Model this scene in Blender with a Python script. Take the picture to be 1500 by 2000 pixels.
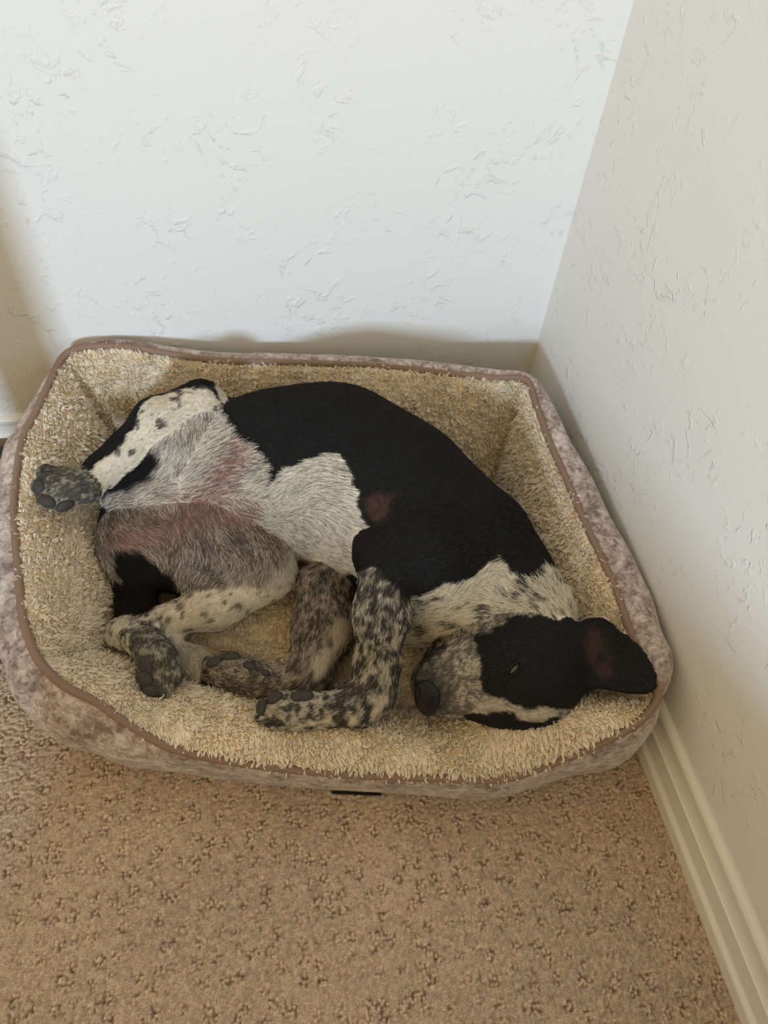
import bpy, bmesh, math
import numpy as np
from mathutils import Vector, Matrix

for _o in list(bpy.data.objects):
    bpy.data.objects.remove(_o, do_unlink=True)
SC = bpy.context.scene
COL = SC.collection

# ------------------------------------------------------------------ camera
cam_d = bpy.data.cameras.new('camera')
cam_d.sensor_fit = 'VERTICAL'
cam_d.sensor_height = 36.0
cam_d.lens = 36.0 * 1450.0 / 2000.0
cam_d.clip_start = 0.02
cam_o = bpy.data.objects.new('camera', cam_d)
COL.objects.link(cam_o)
_r = Vector((0.98338, -0.16973, 0.06438))
_u = Vector((0.09405, 0.77971, 0.61903))
_f = Vector((0.15527, 0.60269, -0.78272))
cam_o.matrix_world = Matrix(((_r.x, _u.x, -_f.x, -0.48148),
                             (_r.y, _u.y, -_f.y, -0.94532),
                             (_r.z, _u.z, -_f.z, 0.975),
                             (0, 0, 0, 1)))
SC.camera = cam_o

# ------------------------------------------------------------------ light
vs = SC.view_settings
vs.view_transform = 'Standard'
vs.look = 'None'
vs.gamma = 1.0
vs.use_curve_mapping = False
vs.exposure = 0.28

world = bpy.data.worlds.new('room_ambient')
SC.world = world
world.use_nodes = True
_bg = world.node_tree.nodes['Background']
_bg.inputs['Color'].default_value = (1.0, 0.775, 0.43, 1)
_bg.inputs['Strength'].default_value = 0.64

win = bpy.data.lights.new('window_daylight', 'AREA')
win.shape = 'RECTANGLE'
win.size = 0.36
win.size_y = 0.42
win.energy = 75.0
win.color = (0.62, 0.79, 1.0)
win_o = bpy.data.objects.new('window_daylight', win)
COL.objects.link(win_o)
win_o.location = (-1.70, -3.40, 1.17)
win_o.rotation_euler = (Vector((-0.40, -0.25, 0.25)) - Vector(win_o.location)).to_track_quat('-Z', 'Y').to_euler()

# ------------------------------------------------------------------ helpers
RNG = np.random.default_rng(7)


def new_mat(name, rough=0.8, spec=0.3):
    m = bpy.data.materials.new(name)
    m.use_nodes = True
    nt = m.node_tree
    b = nt.nodes['Principled BSDF']
    b.inputs['Roughness'].default_value = rough
    b.inputs['Specular IOR Level'].default_value = spec
    return m, nt, b


def nd(nt, kind, **kw):
    n = nt.nodes.new(kind)
    for k, v in kw.items():
        if k in n.inputs:
            n.inputs[k].default_value = v
        else:
            setattr(n, k, v)
    return n


def ramp(nt, stops):
    n = nt.nodes.new('ShaderNodeValToRGB')
    els = n.color_ramp.elements
    while len(els) < len(stops):
        els.new(0.5)
    for e, (p, c) in zip(els, stops):
        e.position = p
        e.color = (c[0], c[1], c[2], 1) if not np.isscalar(c) else (c, c, c, 1)
    return n


def mesh_obj(name, verts, faces, mat, parent=None, smooth=True, link=True):
    me = bpy.data.meshes.new(name)
    me.from_pydata([tuple(map(float, v)) for v in verts], [], [tuple(map(int, f)) for f in faces])
    me.update()
    if smooth:
        me.polygons.foreach_set('use_smooth', np.ones(len(me.polygons), dtype=bool))
    if mat:
        me.materials.append(mat)
    o = bpy.data.objects.new(name, me)
    COL.objects.link(o)
    if parent is not None:
        o.parent = parent
    return o


def mesh_np(name, V, Q, mat, parent=None):
    """fast builder for big smooth quad meshes"""
    V = np.ascontiguousarray(V, np.float32)
    Q = np.ascontiguousarray(Q, np.int32)
    me = bpy.data.meshes.new(name)
    me.vertices.add(len(V))
    me.vertices.foreach_set('co', V.reshape(-1))
    me.loops.add(Q.size)
    me.loops.foreach_set('vertex_index', Q.reshape(-1))
    me.polygons.add(len(Q))
    me.polygons.foreach_set('loop_start', np.arange(0, Q.size, Q.shape[1], dtype=np.int32))
    me.update(calc_edges=True)
    me.polygons.foreach_set('use_smooth', np.ones(len(Q), dtype=bool))
    me.materials.append(mat)
    o = bpy.data.objects.new(name, me)
    COL.objects.link(o)
    if parent is not None:
        o.parent = parent
    return o


def paint(o, col):
    a = o.data.attributes.new('coat', 'FLOAT_COLOR', 'POINT')
    cc = np.ones((len(o.data.vertices), 4), np.float32)
    cc[:, :3] = col
    a.data.foreach_set('color', cc.reshape(-1))


def empty(name, loc, label, cat):
    o = bpy.data.objects.new(name, None)
    COL.objects.link(o)
    o.location = loc
    o['label'] = label
    o['category'] = cat
    return o


def child(o, root):
    """parent o (built in world coordinates) to root without moving it"""
    o.parent = root
    o.matrix_parent_inverse = Matrix.Translation(root.location).inverted() if root.parent is None else Matrix.Identity(4)
    return o


def sub(o, part):
    o.parent = part
    return o


def grid_faces(nu, nv, closed_u=False):
    f = []
    for i in range(nu if closed_u else nu - 1):
        i2 = (i + 1) % nu
        for j in range(nv - 1):
            f.append((i * nv + j, i2 * nv + j, i2 * nv + j + 1, i * nv + j + 1))
    return f


def catmull(P, n_per, closed=True):
    P = np.asarray(P, float)
    N = len(P)
    out = []
    rng_i = range(N if closed else N - 1)
    for i in rng_i:
        if closed:
            p0, p1, p2, p3 = P[(i - 1) % N], P[i], P[(i + 1) % N], P[(i + 2) % N]
        else:
            p0, p1, p2, p3 = P[max(i - 1, 0)], P[i], P[i + 1], P[min(i + 2, N - 1)]
        for t in np.arange(n_per) / n_per:
            out.append(0.5 * ((2 * p1) + (-p0 + p2) * t + (2 * p0 - 5 * p1 + 4 * p2 - p3) * t * t
                              + (-p0 + 3 * p1 - 3 * p2 + p3) * t ** 3))
    if not closed:
        out.append(P[-1])
    return np.array(out)


def resample(P, n):
    P = np.asarray(P, float)
    d = np.r_[0, np.cumsum(np.linalg.norm(np.diff(P[:, :3], axis=0), axis=1))]
    t = np.linspace(0, d[-1], n)
    return np.stack([np.interp(t, d, P[:, k]) for k in range(P.shape[1])], 1)


def tube(P, rad, nseg=8, closed=False, caps=True):
    """sweep a circle along P (world points); rad scalar or per point"""
    P = np.asarray(P, float)
    n = len(P)
    rad = np.broadcast_to(np.asarray(rad, float), (n,))
    if closed:
        T = np.roll(P, -1, 0) - np.roll(P, 1, 0)
    else:
        T = np.gradient(P, axis=0)
    T /= np.linalg.norm(T, axis=1, keepdims=True)
    up = np.array([0, 0, 1.0])
    V = []
    for i in range(n):
        a = np.cross(T[i], up)
        if np.linalg.norm(a) < 1e-3:
            a = np.cross(T[i], [1.0, 0, 0])
        a /= np.linalg.norm(a)
        b = np.cross(a, T[i])
        for k in range(nseg):
            th = 2 * math.pi * k / nseg
            V.append(P[i] + rad[i] * (a * math.cos(th) + b * math.sin(th)))
    F = []
    for i in range(n if closed else n - 1):
        i2 = (i + 1) % n
        for k in range(nseg):
            k2 = (k + 1) % nseg
            F.append((i * nseg + k, i * nseg + k2, i2 * nseg + k2, i2 * nseg + k))
    if not closed and caps:
        F.append(tuple(range(nseg - 1, -1, -1)))
        F.append(tuple((n - 1) * nseg + k for k in range(nseg)))
    return V, F


def vnoise(P, scale, seed=0):
    """smooth value noise in [0,1] for an (n,3) array"""
    Q = np.asarray(P, float) * scale + 100.37 * (seed + 1)
    I = np.floor(Q).astype(np.int64)
    Fr = Q - I
    Fr = Fr * Fr * (3 - 2 * Fr)

    def h(a, b, c):
        n = (a * 73856093) ^ (b * 19349663) ^ (c * 83492791) ^ (seed * 2654435)
        n = (n ^ (n >> 13)) * 1274126177
        n = n ^ (n >> 16)
        return (n & 0xffff) / 65535.0
    out = 0
    for dx in (0, 1):
        for dy in (0, 1):
            for dz in (0, 1):
                w = (Fr[:, 0] if dx else 1 - Fr[:, 0]) * (Fr[:, 1] if dy else 1 - Fr[:, 1]) * (Fr[:, 2] if dz else 1 - Fr[:, 2])
                out = out + w * h(I[:, 0] + dx, I[:, 1] + dy, I[:, 2] + dz)
    return out


def hair(name, roots, dirs, length, rad_root, rad_tip, col, mat, parent, curl=0.0, droop=None, K=4):
    """strands as one hair-curves object; dirs are unit start directions, droop an added end direction"""
    n = len(roots)
    hc = bpy.data.hair_curves.new(name)
    hc.add_curves([K] * n)
    t = np.linspace(0, 1, K)
    L = np.broadcast_to(np.asarray(length, float), (n,))[:, None, None]
    D = dirs[:, None, :] * t[None, :, None]
    if droop is not None:
        D = D + droop[:, None, :] * (t ** 2)[None, :, None]
    P = roots[:, None, :] + D * L
    if curl > 0:
        P[:, 1:, :] += RNG.normal(0, curl, (n, K - 1, 3)) * t[None, 1:, None]
    hc.position_data.foreach_set('vector', P.reshape(-1).astype(np.float32)) if hasattr(hc, 'position_data') else \
        hc.attributes['position'].data.foreach_set('vector', P.reshape(-1).astype(np.float32))
    ra = hc.attributes.new('radius', 'FLOAT', 'POINT')
    ra.data.foreach_set('value', np.tile(rad_root + (rad_tip - rad_root) * t, n).astype(np.float32))
    ca = hc.attributes.new('coat', 'FLOAT_COLOR', 'CURVE')
    cc = np.ones((n, 4), np.float32)
    cc[:, :3] = col
    ca.data.foreach_set('color', cc.reshape(-1))
    hc.materials.append(mat)
    o = bpy.data.objects.new(name, hc)
    COL.objects.link(o)
    o.parent = parent
    o['kind'] = 'stuff'
    return o


def srgb(c):
    c = np.asarray(c, float) / 255.0
    return np.where(c <= 0.04045, c / 12.92, ((c + 0.055) / 1.055) ** 2.4)


def attr_mat(name, rough, spec=0.3, sheen=0.0):
    m, nt, b = new_mat(name, rough, spec)
    a = nd(nt, 'ShaderNodeAttribute', attribute_name='coat')
    nt.links.new(a.outputs['Color'], b.inputs['Base Color'])
    b.inputs['Sheen Weight'].default_value = sheen
    return m


def tri_sample(V, F, density, rng):
    """random points on quads/tris: returns points, face normals, face index"""
    V = np.asarray(V, float)
    T = []
    fi = []
    for k, f in enumerate(F):
        for j in range(1, len(f) - 1):
            T.append((f[0], f[j], f[j + 1]))
            fi.append(k)
    T = np.array(T)
    fi = np.array(fi)
    a, b, c = V[T[:, 0]], V[T[:, 1]], V[T[:, 2]]
    nr = np.cross(b - a, c - a)
    ar = np.linalg.norm(nr, axis=1)
    n = int(0.5 * ar.sum() * density)
    pick = rng.choice(len(T), n, p=ar / ar.sum())
    u = rng.random(n)
    v = rng.random(n)
    s = u + v > 1
    u[s], v[s] = 1 - u[s], 1 - v[s]
    P = a[pick] + (b - a)[pick] * u[:, None] + (c - a)[pick] * v[:, None]
    N = nr[pick] / np.maximum(ar[pick], 1e-12)[:, None]
    return P, N, T[pick], u, v

# ------------------------------------------------------------------ materials of the room
def wall_material(name, col):
    m, nt, b = new_mat(name, 0.62, 0.25)
    b.inputs['Base Color'].default_value = (*col, 1)
    tc = nd(nt, 'ShaderNodeTexCoord')
    warp = nd(nt, 'ShaderNodeTexNoise', Scale=9.0, Detail=2.0)
    nt.links.new(tc.outputs['Object'], warp.inputs['Vector'])
    mixv = nd(nt, 'ShaderNodeMix', data_type='VECTOR')
    mixv.inputs['Factor'].default_value = 0.10
    nt.links.new(tc.outputs['Object'], mixv.inputs[4])
    nt.links.new(warp.outputs['Color'], mixv.inputs[5])
    # trowelled flakes: ridged noise kept only where a coarse mask lets it show
    n1 = nd(nt, 'ShaderNodeTexNoise', Scale=62.0, Detail=3.5, Roughness=0.6, Distortion=0.5)
    nt.links.new(mixv.outputs[1], n1.inputs['Vector'])
    r1 = ramp(nt, [(0.56, 0.0), (0.70, 1.0)])
    nt.links.new(n1.outputs['Fac'], r1.inputs['Fac'])
    n2 = nd(nt, 'ShaderNodeTexNoise', Scale=9.0, Detail=3.0)
    nt.links.new(tc.outputs['Object'], n2.inputs['Vector'])
    r2 = ramp(nt, [(0.44, 0.0), (0.60, 1.0)])
    nt.links.new(n2.outputs['Fac'], r2.inputs['Fac'])
    mu = nd(nt, 'ShaderNodeMath', operation='MULTIPLY')
    nt.links.new(r1.outputs['Color'], mu.inputs[0])
    nt.links.new(r2.outputs['Color'], mu.inputs[1])
    n3 = nd(nt, 'ShaderNodeTexNoise', Scale=120.0, Detail=3.0, Roughness=0.6)
    nt.links.new(tc.outputs['Object'], n3.inputs['Vector'])
    ma = nd(nt, 'ShaderNodeMath', operation='MULTIPLY_ADD')
    ma.inputs[1].default_value = 0.16
    nt.links.new(n3.outputs['Fac'], ma.inputs[0])
    nt.links.new(mu.outputs[0], ma.inputs[2])
    bp = nd(nt, 'ShaderNodeBump', Strength=0.62, Distance=0.0024)
    nt.links.new(ma.outputs[0], bp.inputs['Height'])
    nt.links.new(bp.outputs['Normal'], b.inputs['Normal'])
    return m


M_wall = wall_material('painted_knockdown_plaster', (0.80, 0.79, 0.755))


def box(name, x0, x1, y0, y1, z0, z1, mat, parent=None):
    V = [(x, y, z) for x in (x0, x1) for y in (y0, y1) for z in (z0, z1)]
    F = [(0, 1, 3, 2), (4, 6, 7, 5), (0, 4, 5, 1), (2, 3, 7, 6), (0, 2, 6, 4), (1, 5, 7, 3)]
    return mesh_obj(name, V, F, mat, parent, smooth=False)


for nm, bx in (('wall_back', (-2.6, 0.12, 0.0, 0.12, -0.02, 2.4)), ('wall_right', (0.0, 0.12, -2.6, 0.0, -0.02, 2.4)),
               ('shade_blocker_front', (-1.06, 0.0, -1.42, -1.32, -0.02, 0.515))):  # last one: unseen low blocker added behind the camera to shade head and bed front
    box(nm, *bx, M_wall)['kind'] = 'structure'

# baseboards: moulded profile swept along the wall (thickness, height)
M_trim, _nt, _b = new_mat('gloss_trim_paint', 0.42, 0.4)
_b.inputs['Base Color'].default_value = (0.80, 0.775, 0.71, 1)
_tc = nd(_nt, 'ShaderNodeTexCoord')
_n = nd(_nt, 'ShaderNodeTexNoise', Scale=60.0, Detail=4.0)
_nt.links.new(_tc.outputs['Object'], _n.inputs['Vector'])
_bp = nd(_nt, 'ShaderNodeBump', Strength=0.12, Distance=0.002)
_nt.links.new(_n.outputs['Fac'], _bp.inputs['Height'])
_nt.links.new(_bp.outputs['Normal'], _b.inputs['Normal'])
PROFILE = [(0.0, -0.01), (0.0165, -0.01), (0.0165, 0.020), (0.0158, 0.0225), (0.0115, 0.0270), (0.0110, 0.0285), (0.0110, 0.0560),
           (0.0125, 0.0575), (0.0125, 0.0590), (0.0105, 0.0605), (0.0085, 0.0650), (0.0072, 0.0710), (0.0068, 0.0790), (0.0080, 0.0835),
           (0.0092, 0.0850), (0.0092, 0.0905), (0.0070, 0.0945), (0.0035, 0.0965), (0.0, 0.0965)]


def baseboard(name, along, a0, a1):
    n = 40
    V = []
    for i in range(n):
        a = a0 + (a1 - a0) * i / (n - 1)
        for k, (t, z) in enumerate(PROFILE):
            V.append((a, -t, z) if along == 'x' else (-t, a, z))
    F = grid_faces(n, len(PROFILE))
    o = mesh_obj(name, V, F, M_trim, smooth=False)
    o['kind'] = 'structure'
    return o


baseboard('baseboard_back', 'x', -2.6, -0.002)
baseboard('baseboard_right', 'y', -2.6, -0.012)

# ------------------------------------------------------------------ floor and carpet pile
M_carpet, _nt, _b = new_mat('beige_carpet', 0.95, 0.05)
_at = nd(_nt, 'ShaderNodeAttribute', attribute_name='coat')
_tc = nd(_nt, 'ShaderNodeTexCoord')
_n = nd(_nt, 'ShaderNodeTexNoise', Scale=620.0, Detail=3.0, Roughness=0.7)
_nt.links.new(_tc.outputs['Object'], _n.inputs['Vector'])
_rp = ramp(_nt, [(0.32, 0.55), (0.68, 1.35)])
_nt.links.new(_n.outputs['Fac'], _rp.inputs['Fac'])
_mu = nd(_nt, 'ShaderNodeMix', data_type='RGBA', blend_type='MULTIPLY')
_mu.inputs['Factor'].default_value = 1.0
_nt.links.new(_at.outputs['Color'], _mu.inputs[6])
_nt.links.new(_rp.outputs['Color'], _mu.inputs[7])
_nt.links.new(_mu.outputs[2], _b.inputs['Base Color'])
_bp = nd(_nt, 'ShaderNodeBump', Strength=0.7, Distance=0.0015)
_nt.links.new(_n.outputs['Fac'], _bp.inputs['Height'])
_nt.links.new(_bp.outputs['Normal'], _b.inputs['Normal'])
M_back, _nt2, _b2 = new_mat('carpet_backing', 0.95, 0.05)
_b2.inputs['Base Color'].default_value = (0.24, 0.155, 0.088, 1)
_tc = nd(_nt2, 'ShaderNodeTexCoord')
_n = nd(_nt2, 'ShaderNodeTexNoise', Scale=260.0, Detail=2.0)
_nt2.links.new(_tc.outputs['Object'], _n.inputs['Vector'])
_bp = nd(_nt2, 'ShaderNodeBump', Strength=0.8, Distance=0.004)
_nt2.links.new(_n.outputs['Fac'], _bp.inputs['Height'])
_nt2.links.new(_bp.outputs['Normal'], _b2.inputs['Normal'])
floor = box('floor', -2.6, 0.0, -2.6, 0.0, -0.03, -0.006, M_back)
floor['kind'] = 'structure'


def carpet():
    """twist-pile tufts: a fine height field of rounded yarn ends with lower loop clusters between them"""
    x0, x1, y0, y1, st = -1.25, -0.004, -1.10, -0.004, 0.0017
    nx, ny = int((x1 - x0) / st), int((y1 - y0) / st)
    X, Y = np.meshgrid(np.linspace(x0, x1, nx), np.linspace(y0, y1, ny), indexing='ij')
    P = np.stack([X.ravel(), Y.ravel(), np.zeros(X.size)], 1)
    # jittered cells: nearest tuft centre
    pitch = 0.0046
    best = np.full(len(P), 9.0)
    idv = np.zeros(len(P))
    gi, gj = np.floor(P[:, 0] / pitch).astype(int), np.floor(P[:, 1] / pitch).astype(int)
    for di in (-1, 0, 1):
        for dj in (-1, 0, 1):
            a, b = gi + di, gj + dj
            h1 = np.abs(np.sin(a * 127.1 + b * 311.7) * 43758.5453) % 1
            h2 = np.abs(np.sin(a * 269.5 + b * 183.3) * 43758.5453) % 1
            cx, cy = (a + 0.15 + 0.7 * h1) * pitch, (b + 0.15 + 0.7 * h2) * pitch
            d = np.hypot(P[:, 0] - cx, P[:, 1] - cy) / pitch
            s = d < best
            best[s] = d[s]
            idv[s] = (h1 * 7.3 + h2 * 3.1)[s] % 1
    # clusters of open loops about every 25 mm: deep gaps between the yarns there, packed pile elsewhere
    pc = 0.022
    cb = np.full(len(P), 9.0)
    gi, gj = np.floor(P[:, 0] / pc).astype(int), np.floor(P[:, 1] / pc).astype(int)
    for di in (-1, 0, 1):
        for dj in (-1, 0, 1):
            a, b = gi + di, gj + dj
            h1 = np.abs(np.sin(a * 12.9 + b * 78.2) * 43758.5453) % 1
            h2 = np.abs(np.sin(a * 39.3 + b * 11.1) * 24634.6345) % 1
            cx, cy = (a + 0.1 + 0.8 * h1) * pc, (b + 0.1 + 0.8 * h2) * pc
            cb = np.minimum(cb, np.hypot(P[:, 0] - cx, P[:, 1] - cy))
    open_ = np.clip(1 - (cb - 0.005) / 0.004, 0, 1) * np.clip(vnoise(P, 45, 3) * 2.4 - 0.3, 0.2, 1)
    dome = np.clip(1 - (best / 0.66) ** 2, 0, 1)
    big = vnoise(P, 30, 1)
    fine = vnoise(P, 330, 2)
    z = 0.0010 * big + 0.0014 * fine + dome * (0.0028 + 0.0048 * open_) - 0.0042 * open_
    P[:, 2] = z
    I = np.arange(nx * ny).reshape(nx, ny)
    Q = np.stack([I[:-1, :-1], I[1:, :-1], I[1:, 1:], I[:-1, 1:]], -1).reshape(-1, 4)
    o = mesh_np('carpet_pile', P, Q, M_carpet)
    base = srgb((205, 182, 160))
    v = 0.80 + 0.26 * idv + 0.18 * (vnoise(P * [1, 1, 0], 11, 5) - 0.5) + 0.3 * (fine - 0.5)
    yarn = 1.0 + open_ * (-0.40 + 0.85 * dome)  # darker yarn plus crevice shade painted into open gaps, tuft tops lightened
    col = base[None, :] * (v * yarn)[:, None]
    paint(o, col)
    o['kind'] = 'stuff'
    o.parent = floor
    return o


carpet()

# ------------------------------------------------------------------ dog bed
RIM = [(-0.7538, -0.0443, 0.238, 0.022, 0.004, 0.003),
       (-0.7325, -0.0282, 0.243, 0.02, 0.0, 0.003),
       (-0.6967, -0.0257, 0.243, 0.03, 0.0, 0.016),
       (-0.6461, -0.0314, 0.24, 0.03, 0.0, 0.016),
       (-0.5951, -0.0453, 0.235, 0.032, 0, 0.016),
       (-0.529, -0.056, 0.227, 0.034, 0, 0.016),
       (-0.4609, -0.059, 0.222, 0.034, 0, 0.016),
       (-0.384, -0.0675, 0.22, 0.036, 0, 0.016),
       (-0.3138, -0.0754, 0.218, 0.036, 0, 0.016),
       (-0.2438, -0.0894, 0.216, 0.038, 0, 0.016),
       (-0.182, -0.105, 0.215, 0.038, 0, 0.016),
       (-0.1203, -0.1205, 0.215, 0.034, 0, 0.016),
       (-0.0684, -0.1303, 0.215, 0.027999999999999997, 0, 0.016),
       (-0.0672, -0.1822, 0.213, 0.035, 0.0, 0.02),
       (-0.0679, -0.2543, 0.208, 0.04189999999999999, 0.004, 0.02),
       (-0.0637, -0.3122, 0.203, 0.0465, 0.008, 0.02),
       (-0.06, -0.4042, 0.197, 0.051100000000000007, 0.008, 0.02),
       (-0.0555, -0.4551, 0.193, 0.05339999999999999, 0.006, 0.02),
       (-0.0519, -0.5064, 0.188, 0.05339999999999999, 0.004, 0.02),
       (-0.0539, -0.5626, 0.184, 0.051100000000000007, 0.002, 0.02),
       (-0.0491, -0.6039, 0.18, 0.0465, 0, 0.02),
       (-0.0466, -0.6318, 0.176, 0.024, 0, 0.003),
       (-0.0513, -0.6466, 0.17, 0.018, 0, 0.003),
       (-0.078, -0.6638, 0.158, 0.018, 0, 0.003),
       (-0.1241, -0.6757, 0.142, 0.01, -0.01, 0.003),
       (-0.1734, -0.683, 0.125, 0.006, -0.009, 0.003),
       (-0.2396, -0.6873, 0.105, 0.006, -0.009, 0.003),
       (-0.3137, -0.6706, 0.092, 0.006, -0.009, 0.003),
       (-0.3648, -0.6597, 0.088, 0.006, -0.009, 0.003),
       (-0.4156, -0.6489, 0.086, 0.006, -0.009, 0.003),
       (-0.4632, -0.6382, 0.088, 0.006, -0.009, 0.003),
       (-0.5105, -0.6276, 0.092, 0.006, -0.009, 0.003),
       (-0.557, -0.6154, 0.098, 0.006, -0.009, 0.003),
       (-0.5914, -0.6052, 0.104, 0.006, -0.009, 0.003),
       (-0.625, -0.5925, 0.113, 0.012, -0.008, 0.003),
       (-0.6683, -0.5641, 0.132, 0.026, 0.004, 0.003),
       (-0.6941, -0.5442, 0.144, 0.032, 0.004, 0.003),
       (-0.7258, -0.527, 0.158, 0.036, 0.006, 0.003),
       (-0.743, -0.5117, 0.166, 0.038, 0.008, 0.003),
       (-0.7572, -0.4929, 0.174, 0.038, 0.008, 0.006),
       (-0.7665, -0.4714, 0.181, 0.038, 0.008, 0.006),
       (-0.7763, -0.4391, 0.187, 0.04, 0.01, 0.006),
       (-0.7862, -0.3767, 0.194, 0.04, 0.01, 0.006),
       (-0.7982, -0.2976, 0.202, 0.04, 0.01, 0.006),
       (-0.8002, -0.2302, 0.21, 0.04, 0.008, 0.006),
       (-0.7963, -0.1773, 0.218, 0.036, 0.006, 0.006),
       (-0.7841, -0.1401, 0.224, 0.032, 0.004, 0.006),
       (-0.7691, -0.0931, 0.232, 0.028, 0.004, 0.006)]
RIM_CORNERS = [0, 12, 22, 39]
# (x, y, z, outward bulge, outward foot, puff above the piping) along the piped rim, from the back-left corner clockwise seen from above
IN_BASE = {'back': [(-0.690, -0.105), (-0.55, -0.125), (-0.38, -0.150), (-0.24, -0.172), (-0.100, -0.196)],
           'right': [(-0.100, -0.196), (-0.112, -0.30), (-0.115, -0.42), (-0.118, -0.52), (-0.125, -0.585)],
           'front': [(-0.125, -0.585), (-0.22, -0.585), (-0.351, -0.568), (-0.47, -0.525), (-0.585, -0.478), (-0.698, -0.430)],
           'left': [(-0.698, -0.430), (-0.695, -0.34), (-0.692, -0.25), (-0.690, -0.17), (-0.690, -0.105)]}
BULGE = {'back': 0.022, 'right': 0.016, 'front': 0.030, 'left': 0.026}
CUSH_Z = 0.066

M_velvet, _nt, _b = new_mat('crushed_taupe_velvet', 0.75, 0.2)
_b.inputs['Sheen Weight'].default_value = 0.35
_b.inputs['Sheen Roughness'].default_value = 0.45
_tc = nd(_nt, 'ShaderNodeTexCoord')
_n1 = nd(_nt, 'ShaderNodeTexNoise', Scale=105.0, Detail=5.0, Roughness=0.65, Distortion=0.8)
_n2 = nd(_nt, 'ShaderNodeTexNoise', Scale=26.0, Detail=4.0, Roughness=0.65)
for _n in (_n1, _n2):
    _nt.links.new(_tc.outputs['Object'], _n.inputs['Vector'])
_mx = nd(_nt, 'ShaderNodeMath', operation='MULTIPLY_ADD')
_mx.inputs[1].default_value = 0.4
_nt.links.new(_n2.outputs['Fac'], _mx.inputs[0])
_sc = nd(_nt, 'ShaderNodeMath', operation='MULTIPLY')
_sc.inputs[1].default_value = 0.6
_nt.links.new(_n1.outputs['Fac'], _sc.inputs[0])
_nt.links.new(_sc.outputs[0], _mx.inputs[2])
_rp = ramp(_nt, [(0.40, srgb((126, 109, 104))), (0.50, srgb((176, 159, 152))), (0.60, srgb((212, 200, 193)))])
_nt.links.new(_mx.outputs[0], _rp.inputs['Fac'])
_nt.links.new(_rp.outputs['Color'], _b.inputs['Base Color'])
_bp = nd(_nt, 'ShaderNodeBump', Strength=0.35, Distance=0.003)
_nt.links.new(_n1.outputs['Fac'], _bp.inputs['Height'])
_nt.links.new(_bp.outputs['Normal'], _b.inputs['Normal'])

M_pipe, _nt, _b = new_mat('brown_binding_tape', 0.7, 0.25)
_b.inputs['Base Color'].default_value = (*srgb((141, 116, 100)), 1)
M_sherpa, _nt, _b = new_mat('sherpa_backing', 0.95, 0.05)
_b.inputs['Base Color'].default_value = (*srgb((214, 190, 152)), 1)
M_fleece = attr_mat('sherpa_fleece', 0.9, 0.08)
M_black, _nt, _b = new_mat('black_label', 0.7, 0.2)
_b.inputs['Base Color'].default_value = (0.012, 0.012, 0.013, 1)

bed = empty('dog_bed', (-0.42, -0.36, 0.0), 'rectangular dog bed with taupe velvet sides and beige fleece lining in the room corner', 'dog bed')

RIMC = catmull(RIM, 6)                      # dense closed rim
CORN = [i * 6 for i in RIM_CORNERS]         # BL, BR, FR, FL


def rim_side(a, b):
    n = len(RIMC)
    idx = [(a + k) % n for k in range(((b - a) % n) + 1)]
    return RIMC[idx]


def fleece(panel, V, F, dens, out_dir, seed, lmul=1.0):
    rng = np.random.default_rng(seed)
    P, N, T, u, v = tri_sample(V, F, dens, rng)
    near = np.full(len(P), 9.0)
    for q in RIMC[::2, :3]:
        near = np.minimum(near, ((P - q) ** 2).sum(1))
    ok = near > 0.0065 ** 2
    P, N = P[ok], N[ok]
    # strands gather into curls: shift roots towards the nearest of jittered curl centres
    pitch = 0.0062
    cl = np.floor(P / pitch)
    h = np.stack([np.abs(np.sin(cl @ np.array(w)) * 43758.5453) % 1 for w in ((127.1, 311.7, 74.7), (269.5, 183.3, 246.1), (113.5, 271.9, 124.6))], 1)
    ctr = (cl + 0.15 + 0.7 * h) * pitch
    lean = (h - 0.5) * 1.5
    sw = np.stack([vnoise(P, 55, 61), vnoise(P, 55, 62), vnoise(P, 55, 63)], 1) - 0.5
    D = 0.6 * N + 0.55 * out_dir + 1.05 * sw + 0.25 * lean + rng.normal(0, 0.09, P.shape)
    dn = (D * N).sum(1, keepdims=True)
    D += N * (np.maximum(dn, 0.42) - dn)
    D /= np.linalg.norm(D, axis=1, keepdims=True)
    L = rng.uniform(0.0050, 0.0090, len(P)) * lmul
    tip = (ctr - P) * 0.75
    base = srgb((242, 230, 210))
    val = 0.92 + 0.12 * h[:, 0] + rng.normal(0, 0.06, len(P)) + 0.16 * (vnoise(P, 16, seed) - 0.5)
    col = base[None] * np.clip(val, 0.5, 1.25)[:, None]
    dr = tip / L[:, None] + np.array([0, 0, -0.25])
    o = hair('fleece_pile', P, D, L, 0.00075, 0.00035, col, M_fleece, panel, curl=0.0006, droop=dr)
    return o


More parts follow.
